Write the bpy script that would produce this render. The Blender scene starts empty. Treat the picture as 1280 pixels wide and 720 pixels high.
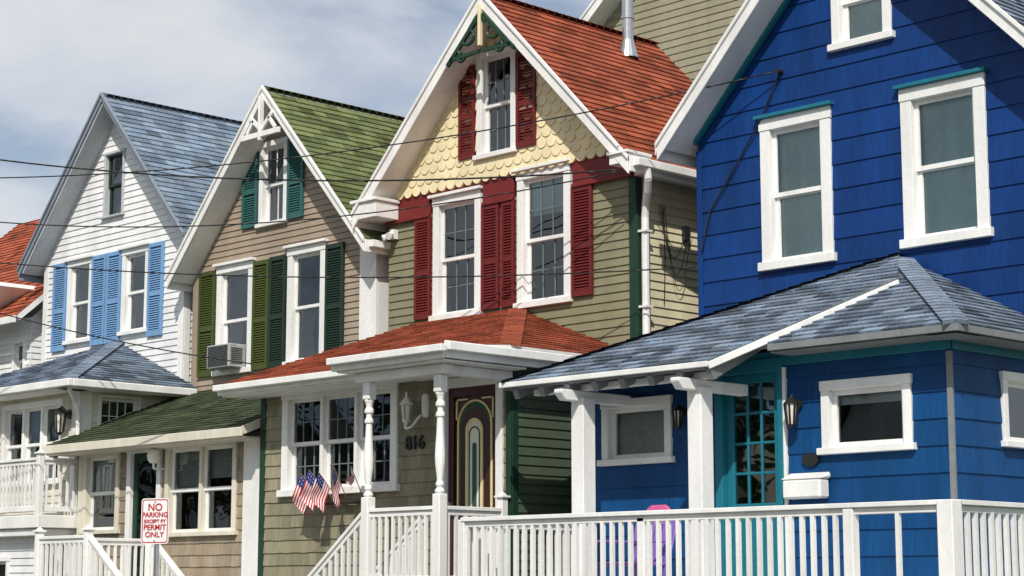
import bpy, bmesh, math, random
from mathutils import Vector, Matrix
random.seed(7)
R=random.random
scene=bpy.context.scene
COL=scene.collection

# ------------------------------------------------------------------ materials
MATS={}
def paint(name,col,rough=.55,var=.12,bump=.15,scale=14,dirt=.12,spec=.3,metal=0,grain=None):
    m=bpy.data.materials.new(name);m.use_nodes=True
    nt=m.node_tree;N=nt.nodes;L=nt.links
    b=N['Principled BSDF'];b.inputs['Roughness'].default_value=rough
    b.inputs['Metallic'].default_value=metal
    b.inputs['Specular IOR Level'].default_value=spec
    tc=N.new('ShaderNodeTexCoord')
    src=tc.outputs['Object']
    if grain:
        mp=N.new('ShaderNodeMapping');L.new(src,mp.inputs[0]);mp.inputs['Scale'].default_value=grain;g=mp.outputs[0]
    else: g=src
    n1=N.new('ShaderNodeTexNoise');n1.inputs['Scale'].default_value=scale;n1.inputs['Detail'].default_value=1.5
    L.new(g,n1.inputs['Vector'])
    mp2=N.new('ShaderNodeMapping');mp2.inputs['Scale'].default_value=(1.6,1.6,.35);L.new(src,mp2.inputs[0])
    n2=N.new('ShaderNodeTexNoise');n2.inputs['Scale'].default_value=1.8;n2.inputs['Detail'].default_value=3
    L.new(mp2.outputs[0],n2.inputs['Vector'])
    r1=N.new('ShaderNodeMapRange');r1.inputs['From Min'].default_value=.3;r1.inputs['From Max'].default_value=.7
    r1.inputs['To Min'].default_value=1-var;r1.inputs['To Max'].default_value=1+var*.6
    L.new(n1.outputs[0],r1.inputs[0])
    r2=N.new('ShaderNodeMapRange');r2.inputs['From Min'].default_value=.35;r2.inputs['From Max'].default_value=.65
    r2.inputs['To Min'].default_value=1-dirt;r2.inputs['To Max'].default_value=1+dirt*.4
    L.new(n2.outputs[0],r2.inputs[0])
    mu=N.new('ShaderNodeMath');mu.operation='MULTIPLY';L.new(r1.outputs[0],mu.inputs[0]);L.new(r2.outputs[0],mu.inputs[1])
    at=N.new('ShaderNodeAttribute');at.attribute_name='tint'
    v1=N.new('ShaderNodeVectorMath');v1.operation='MULTIPLY';v1.inputs[0].default_value=col;L.new(at.outputs['Color'],v1.inputs[1])
    v2=N.new('ShaderNodeVectorMath');v2.operation='SCALE';L.new(v1.outputs[0],v2.inputs[0]);L.new(mu.outputs[0],v2.inputs['Scale'])
    L.new(v2.outputs[0],b.inputs['Base Color'])
    if bump>.16:
        bp=N.new('ShaderNodeBump');bp.inputs['Strength'].default_value=bump;bp.inputs['Distance'].default_value=.01
        L.new(n1.outputs[0],bp.inputs['Height']);L.new(bp.outputs[0],b.inputs['Normal'])
    MATS[name]=m;return m
paint('white',(.79,.79,.77),.5,.05,.1,20,.11)
paint('white_wall',(.76,.765,.77),.55,.05,.1,20,.12)
paint('cream',(.77,.67,.42),.6,.06,.1,20,.10)
paint('offwhite',(.66,.62,.52),.6,.05,.1,20,.12)
paint('tan_wall',(.33,.265,.20),.6,.06,.15,20,.12)
paint('tan_shingle',(.31,.255,.185),.75,.15,.4,30,.18,grain=(1,1,.15))
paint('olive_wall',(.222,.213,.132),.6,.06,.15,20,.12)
paint('olive_side_sunlit',(.66,.60,.41),.6,.06,.15,20,.12)  # olive siding lightened, sunlight on the side wall is put into the colour
paint('olive_shingle',(.245,.225,.152),.75,.15,.4,30,.18,grain=(1,1,.15))
paint('side_green',(.07,.095,.06),.6,.1,.15,20,.1)
paint('blue_wall',(.0033,.038,.172),.55,.12,.5,30,.18,.22,grain=(1,1,.12))
paint('blue_wall_low',(.003,.056,.18),.55,.12,.5,30,.18,.22,grain=(1,1,.12))
paint('teal',(.012,.16,.22),.45,.08,.1,20,.08)
paint('red_trim',(.17,.018,.018),.5,.10,.1,20,.10)
paint('shutter_red',(.135,.016,.016),.5,.10,.1,20,.10)
paint('shutter_blue',(.17,.33,.56),.5,.1,.1,20,.08)
paint('shutter_teal',(.035,.12,.115),.5,.1,.1,20,.08)
paint('shutter_olive',(.06,.08,.018),.5,.1,.1,20,.08)
paint('shutter_dark',(.016,.035,.025),.5,.1,.1,20,.08)
paint('dark_green',(.012,.045,.025),.5,.1,.1,20,.1)
paint('grey_trim',(.22,.25,.30),.55,.1,.1,20,.12)
paint('grey_soffit',(.48,.50,.52),.55,.1,.1,20,.12)
paint('muntin',(.16,.19,.20),.5,.05,.1,20,.1)
paint('rafter_grey',(.20,.215,.22),.6,.1,.1,20,.12)
paint('roof_blue',(.22,.285,.37),.92,.35,.9,45,.18,.15)
paint('roof_green',(.155,.185,.08),.92,.35,.9,45,.18,.15)
paint('roof_dgreen',(.07,.09,.048),.92,.35,.9,45,.25,.15)
paint('roof_red',(.32,.085,.045),.92,.35,.9,45,.18,.15)
paint('roof_slate',(.195,.245,.315),.92,.35,.9,45,.18,.15)
paint('roof_orange',(.36,.095,.05),.92,.35,.9,45,.18,.15)
paint('back_siding',(.30,.27,.19),.6,.08,.15,20,.1)
paint('metal',(.5,.52,.54),.35,.1,.05,20,.1,.5,.8)
paint('black',(.02,.02,.02),.4,.1,.05,20,.05)
paint('maroon',(.05,.010,.012),.3,.1,.05,20,.05,.5)
paint('yellow',(.75,.66,.33),.45,.05,.05,20,.05)
paint('door_green',(.03,.09,.05),.45,.05,.05,20,.05)
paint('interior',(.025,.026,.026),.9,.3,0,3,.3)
paint('blind',(.55,.55,.50),.7,.04,0,20,.1)
paint('shade_green',(.56,.68,.64),.7,.05,0,20,.12)
paint('curtain',(.60,.60,.57),.8,.05,0,20,.1)
paint('ac_grey',(.38,.40,.40),.5,.1,0,20,.1)
paint('concrete',(.32,.31,.29),.9,.2,.4,20,.2)
paint('asphalt',(.05,.05,.052),.9,.3,.6,60,.25)
paint('grass',(.06,.09,.03),.95,.4,.8,40,.3)
paint('line_yellow',(.6,.42,.05),.7,.2,.1,30,.2)
paint('flag_red',(.50,.02,.035),.7,.05,0,20,.05)
paint('flag_white',(.75,.75,.75),.7,.05,0,20,.05)
paint('flag_blue',(.02,.03,.16),.7,.05,0,20,.05)
paint('sign_red',(.45,.02,.025),.5,.05,0,20,.05)
paint('purple',(.20,.11,.38),.45,.05,.05,20,.05)
paint('pink',(.55,.10,.26),.45,.05,.05,20,.05)
paint('wood',(.30,.19,.10),.7,.3,.4,30,.1,grain=(1,8,8))
paint('lamp_glass',(.75,.72,.64),.25,.05,0,20,.05,.6)
paint('bark',(.09,.065,.045),.9,.3,.4,20,.2)
paint('leaves',(.05,.085,.025),.8,.4,0,8,.3)
def glassmat():
    m=bpy.data.materials.new('window_glass');m.use_nodes=True
    nt=m.node_tree;N=nt.nodes;L=nt.links;N.clear()
    o=N.new('ShaderNodeOutputMaterial');t=N.new('ShaderNodeBsdfTransparent');t.inputs[0].default_value=(.80,.86,.88,1)
    g=N.new('ShaderNodeBsdfGlossy');g.inputs['Roughness'].default_value=.01;g.inputs[0].default_value=(.85,.93,1,1)
    tc=N.new('ShaderNodeTexCoord');n=N.new('ShaderNodeTexNoise');n.inputs['Scale'].default_value=2.0;n.inputs['Detail'].default_value=0
    L.new(tc.outputs['Object'],n.inputs['Vector'])
    bp=N.new('ShaderNodeBump');bp.inputs['Strength'].default_value=.13;bp.inputs['Distance'].default_value=.03
    L.new(n.outputs[0],bp.inputs['Height']);L.new(bp.outputs[0],g.inputs['Normal'])
    f=N.new('ShaderNodeFresnel');f.inputs[0].default_value=1.5
    k=N.new('ShaderNodeMath');k.operation='MULTIPLY';k.inputs[1].default_value=2.2;k.use_clamp=True;L.new(f.outputs[0],k.inputs[0])
    x=N.new('ShaderNodeMixShader');L.new(k.outputs[0],x.inputs[0]);L.new(t.outputs[0],x.inputs[1]);L.new(g.outputs[0],x.inputs[2]);L.new(x.outputs[0],o.inputs[0])
    MATS['glass']=m
glassmat()

# ------------------------------------------------------------------ geometry accumulation
class Part:
    def __init__(s,name,mat,parent,bevel=0,recalc=True,smooth=False):
        s.n,s.m,s.p,s.b,s.r,s.s=name,mat,parent,bevel,recalc,smooth
        s.v=[];s.f=[];s.t=[]
    def add(s,vs,fs,tint=(1,1,1)):
        k=len(s.v);s.v+= [tuple(q) for q in vs];s.f+=[tuple(i+k for i in f) for f in fs];s.t+=[tint]*len(vs)
    def hexa(s,c,tint=(1,1,1)):
        s.add(c,[(0,3,2,1),(4,5,6,7),(0,1,5,4),(1,2,6,5),(2,3,7,6),(3,0,4,7)],tint)
    def box(s,x0,x1,y0,y1,z0,z1,tint=(1,1,1)):
        s.hexa([(x0,y0,z0),(x1,y0,z0),(x1,y1,z0),(x0,y1,z0),(x0,y0,z1),(x1,y0,z1),(x1,y1,z1),(x0,y1,z1)],tint)
    def lbox(s,fr,u0,u1,z0,z1,d0,d1,tint=(1,1,1)):
        P=lambda u,z,d:fr(u,z,d)
        s.hexa([P(u0,z0,d1),P(u1,z0,d1),P(u1,z0,d0),P(u0,z0,d0),P(u0,z1,d1),P(u1,z1,d1),P(u1,z1,d0),P(u0,z1,d0)],tint)
    def prism(s,poly,vec,tint=(1,1,1)):
        n=len(poly);vec=Vector(vec)
        a=[Vector(q) for q in poly];b=[q+vec for q in a]
        s.add(a+b,[tuple(range(n))[::-1],tuple(range(n,2*n))]+[(i,(i+1)%n,n+(i+1)%n,n+i) for i in range(n)],tint)
    def bar(s,p0,p1,w,h,tint=(1,1,1)):
        p0,p1=Vector(p0),Vector(p1);d=(p1-p0).normalized()
        side=d.cross(Vector((0,0,1)))
        if side.length<1e-4: side=Vector((1,0,0))
        side.normalize();up=side.cross(d);a=side*w/2;b=up*h/2
        s.hexa([p0-a-b,p0+a-b,p1+a-b,p1-a-b,p0-a+b,p0+a+b,p1+a+b,p1-a+b],tint)
    def cyl(s,p0,p1,r,n=12,r2=None):
        if r2 is None:r2=r
        p0,p1=Vector(p0),Vector(p1);d=(p1-p0).normalized()
        a=d.orthogonal().normalized();b=d.cross(a)
        v=[p0+(a*math.cos(2*math.pi*i/n)+b*math.sin(2*math.pi*i/n))*r for i in range(n)]
        v+=[p1+(a*math.cos(2*math.pi*i/n)+b*math.sin(2*math.pi*i/n))*r2 for i in range(n)]
        s.add(v,[(i,(i+1)%n,n+(i+1)%n,n+i) for i in range(n)]+[tuple(range(n))[::-1],tuple(range(n,2*n))])
    def lathe(s,cx,cy,prof,n=16):
        v=[];f=[]
        for r,z in prof:
            for i in range(n):v.append((cx+r*math.cos(2*math.pi*i/n),cy+r*math.sin(2*math.pi*i/n),z))
        for k in range(len(prof)-1):
            for i in range(n):
                f.append((k*n+i,k*n+(i+1)%n,(k+1)*n+(i+1)%n,(k+1)*n+i))
        f.append(tuple(range(n))[::-1]);f.append(tuple(range((len(prof)-1)*n,len(prof)*n)))
        s.add(v,f)
    def tube(s,pts,r,n=8):
        for a,b in zip(pts[:-1],pts[1:]): s.cyl(a,b,r,n)
    def done(s):
        if not s.v:return None
        me=bpy.data.meshes.new(s.n);me.from_pydata(s.v,[],s.f)
        at=me.color_attributes.new('tint','FLOAT_COLOR','POINT')
        flat=[]
        for t in s.t:flat+=[t[0],t[1],t[2],1]
        at.data.foreach_set('color',flat)
        if s.r:
            bm=bmesh.new();bm.from_mesh(me);bmesh.ops.recalc_face_normals(bm,faces=bm.faces);bm.to_mesh(me);bm.free()
        if s.s:
            for p in me.polygons:p.use_smooth=True
        me.materials.append(MATS[s.m])
        o=bpy.data.objects.new(s.n,me);COL.objects.link(o);o.parent=s.p
        if s.b:
            md=o.modifiers.new('b','BEVEL');md.width=s.b;md.segments=1;md.limit_method='ANGLE'
        return o
class Thing:
    def __init__(s,name):
        s.e=bpy.data.objects.new(name,None);COL.objects.link(s.e);s.parts={}
    def part(s,name,mat,bevel=0,recalc=True,smooth=False):
        k=(name,mat)
        if k not in s.parts:s.parts[k]=Part(name,mat,s.e,bevel,recalc,smooth)
        return s.parts[k]
    def done(s):
        for p in s.parts.values():p.done()
def front(Y):return lambda u,z,d:Vector((u,Y-d,z))
def rside(X):return lambda u,z,d:Vector((X+d,u,z))
def lside(X):return lambda u,z,d:Vector((X-d,-u,z))
def back(Y):return lambda u,z,d:Vector((-u,Y+d,z))

def clip(sub,pl):
    out=sub
    n=len(pl)
    for i in range(n):
        ax,ay=pl[i];bx,by=pl[(i+1)%n]
        inp=out;out=[]
        if not inp:break
        def side(p):return (bx-ax)*(p[1]-ay)-(by-ay)*(p[0]-ax)
        for j in range(len(inp)):
            p,q=inp[j],inp[(j+1)%len(inp)]
            sp_,sq=side(p),side(q)
            if sp_>=0:out.append(p)
            if (sp_>=0)!=(sq>=0):
                t=sp_/(sp_-sq);out.append((p[0]+(q[0]-p[0])*t,p[1]+(q[1]-p[1])*t))
    return out
def area(pl):return .5*sum(pl[i][0]*pl[(i+1)%len(pl)][1]-pl[(i+1)%len(pl)][0]*pl[i][1] for i in range(len(pl)))
def sub(rs,o):
    out=[]
    for (a,b,c,d) in rs:
        if o[0]>=b or o[1]<=a or o[2]>=d or o[3]<=c: out.append((a,b,c,d));continue
        if o[2]>c:out.append((a,b,c,o[2]))
        if o[3]<d:out.append((a,b,o[3],d))
        m0,m1=max(c,o[2]),min(d,o[3])
        if o[0]>a:out.append((a,o[0],m0,m1))
        if o[1]<b:out.append((o[1],b,m0,m1))
    return out
def tiles(part,to3,poly,row,tab,thick,ops=(),fish=False,jit=.08,hue=.0,v_start=None,dark=0,wob=0,dk=.68):
    if area(poly)<0:poly=poly[::-1]
    us=[p[0] for p in poly];vs=[p[1] for p in poly]
    v=min(vs) if v_start is None else v_start
    k=0
    while v<max(vs):
        u=min(us)-tab*((k%2)*.5 if fish else (k*.37%1 if tab<1 else R()))
        while u<max(us):
            w=tab if fish else tab*(1+(R()-.5)*.35)
            v0=v+(R()-.5)*wob
            q=1+(R()-.5)*2*jit
            if dark and R()<dark:q*=dk
            h=(R()-.5)*2*hue
            tint=(q*(1+h),q,q*(1-h))
            if fish:
                pg=[]
                for i in range(9):
                    a=math.pi+math.pi*i/8
                    pg.append((u+w/2+math.cos(a)*w/2*.985,v0+row*.62+math.sin(a)*row*.62))
                pg+=[(u+w*.99,v0+row*1.7),(u+.01*w,v0+row*1.7)]
                if any(pg[0][0]<o[1] and pg[8][0]>o[0] and v0<o[3] and v0+row>o[2] for o in ops): pgs=[]
                else: pgs=[pg]
                H=row*1.7
            else:
                rs=[(u,u+w,v0,v+row)]
                for o in ops:rs=sub(rs,o)
                pgs=[[(a,c),(b,c),(b,d),(a,d)] for a,b,c,d in rs]
                H=row
            for pg in pgs:
                pg=clip(pg,poly)
                if len(pg)<3 or abs(area(pg))<1e-5:continue
                off=lambda y:thick*(1-.88*max(0,min(1,(y-v0)/H)))+.001
                n=len(pg)
                vv=[to3(a,b,off(b)) for a,b in pg]+[to3(a,b,-.002) for a,b in pg]
                part.add(vv,[tuple(range(n))]+[(n+i,n+(i+1)%n,(i+1)%n,i) for i in range(n)],tint)
            u+=w
        v+=row;k+=1

LAP=dict(row=.115,tab=3.6,thick=.020,jit=.045)
SHG=dict(row=.17,tab=.17,thick=.018,jit=.14,hue=.02,wob=.008)
BLU=dict(row=.30,tab=.95,thick=.018,jit=.13,hue=.03)
ROOF=dict(row=.14,tab=.30,thick=.020,jit=.26,hue=.05,dark=.22)
SLATE=dict(row=.14,tab=.27,thick=.020,jit=.32,hue=.05,dark=.34,dk=.5)
def wall(H,name,mat,fr,poly,ops=(),st=LAP,**kw):
    d=dict(st);d.update(kw)
    tiles(H.part(name,mat,recalc=False),fr,poly,ops=ops,**d)

def roof_plane(H,poly,mat,thick=.10,under='white',st=None,lift=0,cap=None):
    st=st or (SLATE if mat in('roof_slate',) else ROOF)
    P=[Vector(p) for p in poly]
    n=(P[1]-P[0]).cross(P[2]-P[0]).normalized()
    if n.z<0:n=-n
    v=(Vector((0,0,1))-n*n.z).normalized();u=v.cross(n)
    o=P[0]
    H.part('roof_deck',under).prism([p-n*.004 for p in P],-n*thick)
    pl=[((p-o).dot(u),(p-o).dot(v)) for p in P]
    tiles(H.part('roof_shingles_'+mat[5:],mat,recalc=False),lambda a,b,d:o+u*a+v*b+n*d,pl,**st)
def ridge_cap(H,p0,p1,mat,w=.13,drop=.35):
    p0,p1=Vector(p0),Vector(p1);L=(p1-p0).length;d=(p1-p0)/L;s=d.cross(Vector((0,0,1))).normalized()
    P=H.part('ridge_cap',mat,recalc=False);k=0
    while k<L:
        e=min(L,k+.18);a=p0+d*k;b=p0+d*e;q=.95+.45*R()
        for sg in(-1,1):
            o=Vector((0,0,.035));o2=Vector((0,0,.02))
            P.add([a+o,b+o2,b+o2+s*sg*w-Vector((0,0,w*drop)),a+o+s*sg*w-Vector((0,0,w*drop))],[(0,1,2,3)],(q,q,q))
            P.add([a+o,a+o+s*sg*w-Vector((0,0,w*drop)),a+s*sg*w-Vector((0,0,w*drop+.01)),a],[(0,1,2,3)],(q*.6,)*3)
        k+=.15
def gable_roof(H,xc,half,zr,ze,y0,y1,mat,trim='white',rake=.2,slab=.12,gut=True,under=None):
    under=under or trim
    for sg in(-1,1):
        roof_plane(H,[(xc,y0,zr),(xc,y1,zr),(xc+sg*half,y1,ze),(xc+sg*half,y0,ze)],mat,slab,under)
        sl=(zr-ze)/half
        T=H.part('rake_board',trim,bevel=.006)
        T.prism([(xc,y0-.035,zr+.02),(xc+sg*(half+.02),y0-.035,ze+.0),(xc+sg*(half+.02),y0-.035,ze-rake),(xc,y0-.035,zr+.02-rake)],(0,.033,0))
        T.prism([(xc,y0-.065,zr+.035),(xc+sg*(half+.03),y0-.065,ze+.012),(xc+sg*(half+.03),y0-.065,ze-.055),(xc,y0-.065,zr-.035)],(0,.029,0))
        H.part('eave_fascia',trim,bevel=.006).box(*sorted((xc+sg*(half-.0),xc+sg*(half+.03))),y0,y1,ze-.2,ze-.01)
        if gut:
            G=H.part('gutter','white',bevel=.01)
            G.box(*sorted((xc+sg*(half+.032),xc+sg*(half+.13))),y0+.05,y1,ze-.13,ze-.02)
    ridge_cap(H,(xc,y0,zr),(xc,y1,zr),mat)

def sash(H,fr,x0,x1,z0,z1,d0,d1,g,mat,w=.048,mw=.013,mm=None):
    S=H.part('window_sash',mat)
    S.lbox(fr,x0,x0+w,z0,z1,d0,d1);S.lbox(fr,x1-w,x1,z0,z1,d0,d1)
    S.lbox(fr,x0+w,x1-w,z0,z0+w,d0,d1-.002);S.lbox(fr,x0+w,x1-w,z1-w,z1,d0,d1-.002)
    c,r=g
    S=H.part('window_muntins',mm or mat)
    for i in range(1,c):
        x=x0+w+(x1-x0-2*w)*i/c;S.lbox(fr,x-mw/2,x+mw/2,z0+w,z1-w,d0+.004,d1-.008)
    for i in range(1,r):
        z=z0+w+(z1-z0-2*w)*i/r;S.lbox(fr,x0+w,x1-w,z-mw/2,z+mw/2,d0+.006,d1-.010)
    d=(d0+d1)/2-.004
    a,b=(R()-.5)*.008,(R()-.5)*.008   # panes never sit perfectly true
    H.part('window_glass','glass',recalc=False).add([fr(x0+w,z0+w,d+a),fr(x1-w,z0+w,d-a),fr(x1-w,z1-w,d-a+b),fr(x0+w,z1-w,d+a+b)],[(0,1,2,3)])
def window(H,fr,u0,u1,z0,z1,tm='white',tw=.11,grid=(1,1),style='hung',back='dark',crown=None,sm='white',cov=1.,bm='blind',panels=1,mm=None,sw=.048):
    a0,a1,b0,b1=u0+tw,u1-tw,z0+tw*.7,z1-tw
    T=H.part('window_casing_'+tm,tm,bevel=.005)
    T.lbox(fr,u0,a0,b0,b1,-.12,.045);T.lbox(fr,a1,u1,b0,b1,-.12,.045)
    T.lbox(fr,u0-.01,u1+.01,b1,z1,-.12,.055);T.lbox(fr,u0-.04,u1+.04,z0,b0,-.12,.085)
    if crown:
        C=H.part('window_crown_'+crown,crown,bevel=.004);C.lbox(fr,u0-.05,u1+.05,z1+.001,z1+.045,.0,.11)
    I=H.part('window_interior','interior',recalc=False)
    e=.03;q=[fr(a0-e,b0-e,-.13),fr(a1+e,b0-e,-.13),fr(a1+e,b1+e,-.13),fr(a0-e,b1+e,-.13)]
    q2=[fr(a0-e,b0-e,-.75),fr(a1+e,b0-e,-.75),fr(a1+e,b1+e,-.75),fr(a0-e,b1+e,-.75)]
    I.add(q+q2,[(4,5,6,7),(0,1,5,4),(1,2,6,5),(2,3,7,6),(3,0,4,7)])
    pw=(a1-a0)/panels
    for k in range(panels):
        p0=a0+pw*k+(.03 if k else 0);p1=a0+pw*(k+1)-(.03 if k<panels-1 else 0)
        if k: T.lbox(fr,a0+pw*k-.0295,a0+pw*k+.0295,b0,b1,-.12,.03)
        if style=='hung':
            mid=(b0+b1)/2
            sash(H,fr,p0,p1,mid-.02,b1,-.06,-.03,grid,sm,mm=mm,w=sw);sash(H,fr,p0,p1,b0,mid+.02,-.10,-.065,grid,sm,mm=mm,w=sw)
        else: sash(H,fr,p0,p1,b0,b1,-.07,-.03,grid,sm,mm=mm,w=sw)
        if back=='blind':
            B=H.part('window_blind',bm,recalc=False);z=b1;zz=b1-(b1-b0)*(cov if k==0 else cov*(.7+.5*R()))
            while z>zz:
                t=.93+.1*R();B.add([fr(p0,z,-.155),fr(p1,z,-.155),fr(p1,z-.05,-.12),fr(p0,z-.05,-.12)],[(0,1,2,3)],(t,t,t));z-=.045
        if back=='shade':
            B=H.part('window_shade',bm,recalc=False);zz=b1-(b1-b0)*cov
            n=16
            vs=[];fs=[]
            for i in range(n+1):
                x=p0+(p1-p0)*i/n;d=-.118+.006*math.sin(i*1.9+k)
                vs+=[fr(x,zz,d),fr(x,b1,d)]
            for i in range(n):fs.append((2*i,2*i+2,2*i+3,2*i+1))
            B.add(vs,fs)
            H.part('window_shade_hem',bm).lbox(fr,p0+.01,p1-.01,zz-.02,zz,-.13,-.112)
        if back in('curtain','sheer'):
            B=H.part('window_curtain','curtain',recalc=False);W=p1-p0
            zt=b1 if back=='curtain' else b0+(b1-b0)*.5
            for sd in(0,1):
                vs=[];fs=[];n=14;m=8
                for j in range(m+1):
                    zc=b0+(zt-b0)*j/m
                    ext=(.16+.16*(j/m)**2) if back=='curtain' else .5-.1*abs(math.sin(j*.4))
                    for i in range(n+1):
                        x=W*ext*i/n;x=p0+x if sd==0 else p1-x
                        vs.append(fr(x,zc,-.17+.018*math.sin(i*2.1+sd)))
                tt=.45
                for j in range(m):
                    for i in range(n):
                        a=j*(n+1)+i;fs.append((a,a+1,a+n+2,a+n+1))
                B.add(vs,fs,(tt,tt,tt))
    return (u0+.03,u1-.03,z0+.02,z1-.03)
def shutter(H,fr,u0,u1,z0,z1,mat):
    S=H.part('shutter_'+mat,mat,bevel=0);w=.05;d0,d1=.024,.065
    S.lbox(fr,u0,u0+w,z0,z1,d0,d1);S.lbox(fr,u1-w,u1,z0,z1,d0,d1)
    zm=z0+(z1-z0)*.45
    for a,b in((z0,z0+.08),(zm-.035,zm+.035),(z1-.07,z1)):S.lbox(fr,u0+w,u1-w,a,b,d0,d1-.003)
    S.lbox(fr,u0+w,u1-w,z0+.02,z1-.02,.020,.028,(.5,.5,.5))
    for a,b in((z0+.08,zm-.035),(zm+.035,z1-.07)):
        z=a+.005
        while z<b-.03:
            A=[fr(u0+w,z,.056),fr(u1-w,z,.056),fr(u1-w,z+.034,.030),fr(u0+w,z+.034,.030)]
            B=[p+Vector((0,0,.006)) for p in A]
            S.hexa(A+B);z+=.04
def railing(H,p0,p1,h=.85,gap=.115,mat='white',tw=.09,bw=.035,ends=True):
    p0,p1=Vector(p0),Vector(p1);P=H.part('railing_rails',mat,bevel=.005);B=H.part('railing_balusters',mat)
    P.bar(p0-Vector((0,0,.03)),p1-Vector((0,0,.03)),tw,.045)
    P.bar(p0-Vector((0,0,.085)),p1-Vector((0,0,.085)),.04,.06)
    P.bar(p0-Vector((0,0,h)),p1-Vector((0,0,h)),.04,.08)
    L=math.hypot(p1.x-p0.x,p1.y-p0.y);n=max(1,int(L/gap))
    d=(p1-p0);d.z=0;d.normalize();s=Vector((-d.y,d.x,0))
    for i in range(n):
        c=p0+(p1-p0)*((i+.5)/n)+Vector(((R()-.5)*.006,(R()-.5)*.006,0));a=d*bw/2;b=s*bw/2
        zt=c.z-.1;zb=c.z-h
        q=[c-a-b,c+a-b,c+a+b,c-a+b];t=.92+.1*R()
        B.hexa([Vector((k.x,k.y,zb)) for k in q]+[Vector((k.x,k.y,zt)) for k in q],(t,t,t))
def post(H,x,y,z0,z1,w=.12,cap=True,mat='white'):
    P=H.part('railing_posts',mat,bevel=.008);P.box(x-w/2,x+w/2,y-w/2,y+w/2,z0,z1)
    if cap:
        P.box(x-w/2-.025,x+w/2+.025,y-w/2-.025,y+w/2+.025,z1+.001,z1+.03)
        t=[(x-w/2,y-w/2,z1+.031),(x+w/2,y-w/2,z1+.031),(x+w/2,y+w/2,z1+.031),(x-w/2,y+w/2,z1+.031)]
        P.add(t+[(x,y,z1+.09)],[(3,2,1,0),(0,1,4),(1,2,4),(2,3,4),(3,0,4)])
def cornerboard(H,X,Y,z0,z1,mat='white',w=.12,left=False):
    C=H.part('corner_board_'+mat,mat,bevel=.004)
    if not left:
        C.box(X-w,X+.028,Y-.03,Y,z0,z1);C.box(X,X+.03,Y+.001,Y+w,z0,z1)
    else:
        C.box(X-.028,X+w,Y-.03,Y,z0,z1);C.box(X-.03,X,Y+.001,Y+w,z0,z1)
def gablepoly(x0,x1,xc,z0,ze,zr,sl):
    return [(x0,z0),(x1,z0),(x1,zr-sl*(x1-xc)-.14),(xc,zr-.14),(x0,zr-sl*(xc-x0)-.14)]
def shell(H,x0,x1,y0,y1,z0,z1,mat,st=LAP,sideops=(),lmat=None):
    wall(H,'side_siding',mat,rside(x1),[(y0,z0),(y1,z0),(y1,z1),(y0,z1)],sideops,st)
    wall(H,'side_siding',lmat or mat,lside(x0),[(-y1,z0),(-y0,z0),(-y0,z1),(-y1,z1)],(),dict(st,tab=max(1,st['tab'])))
def backwall(H,x0,x1,y1,z0,z1,xc,zr,mat):
    wall(H,'rear_siding',mat,back(y1),[(-x1,z0),(-x0,z0),(-x0,z1),(-xc,zr),(-x1,z1)],(),dict(LAP,row=.2))
def sconce(H,fr,u,z,mat='black',s=1.):
    B=H.part('wall_lamp',mat);G=H.part('wall_lamp_glass','lamp_glass')
    c=lambda z,d:fr(u,z,d)
    B.cyl(c(z,.02),c(z,.05),.05*s);B.cyl(c(z,.05),c(z+.08*s,.12*s),.012);B.cyl(c(z+.08*s,.12*s),c(z+.05*s,.14*s),.012)
    B.cyl(c(z-.0*s,.14*s),c(z+.06*s,.14*s),.075*s,8,.02*s)
    G.cyl(c(z-.2*s,.14*s),c(z-.001*s,.14*s),.035*s,8,.055*s)
    B.cyl(c(z-.23*s,.14*s),c(z-.2*s,.14*s),.02*s,8,.048*s)
    for i in range(8):
        a=math.pi/8+i*math.pi/4;p=c(z-.2*s,.14*s)+Vector((math.cos(a),math.sin(a),0))*.044*s;q=c(z,.14*s)+Vector((math.cos(a),math.sin(a),0))*.068*s
        B.cyl(p,q,.011,4)

F=18.5
# ================================================================== H1 white house
H=Thing('white_clapboard_house')
x0,x1,xc=-31.15,-26.7,-28.78;zr,half=10.28,2.62;sl=(10.28-7.42)/2.62
fr=front(F)
ops=[]
ops.append(window(H,fr,-29.24,-28.60,8.12,9.33,tw=.05,style='hung',back='blind',bm='shutter_teal',tm='grey_soffit',sm='shutter_dark'))
for a,b in((-30.34,-29.52),(-28.56,-27.74)):
    ops.append(window(H,fr,a,b,5.95,7.47,tw=.1,back='sheer',crown='white'))
for a,b in((-30.80,-30.36),(-29.50,-29.06),(-29.02,-28.58),(-27.72,-27.28)):
    shutter(H,fr,a,b,5.86,7.48,'shutter_blue')
wall(H,'front_siding','white_wall',fr,gablepoly(x0,x1,xc,4.5,7.6,zr,sl),ops)
shell(H,x0,x1,F,27,1,7.35,'white_wall')
backwall(H,x0,x1,27,1,7.4,xc,zr-.14,'white_wall')
cornerboard(H,x1,F,4.6,7.5);cornerboard(H,x0,F,4.6,7.5,left=True)
gable_roof(H,xc,half,zr,7.42,18.1,27.3,'roof_blue',trim='grey_trim',rake=.15,under='grey_soffit')
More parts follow.
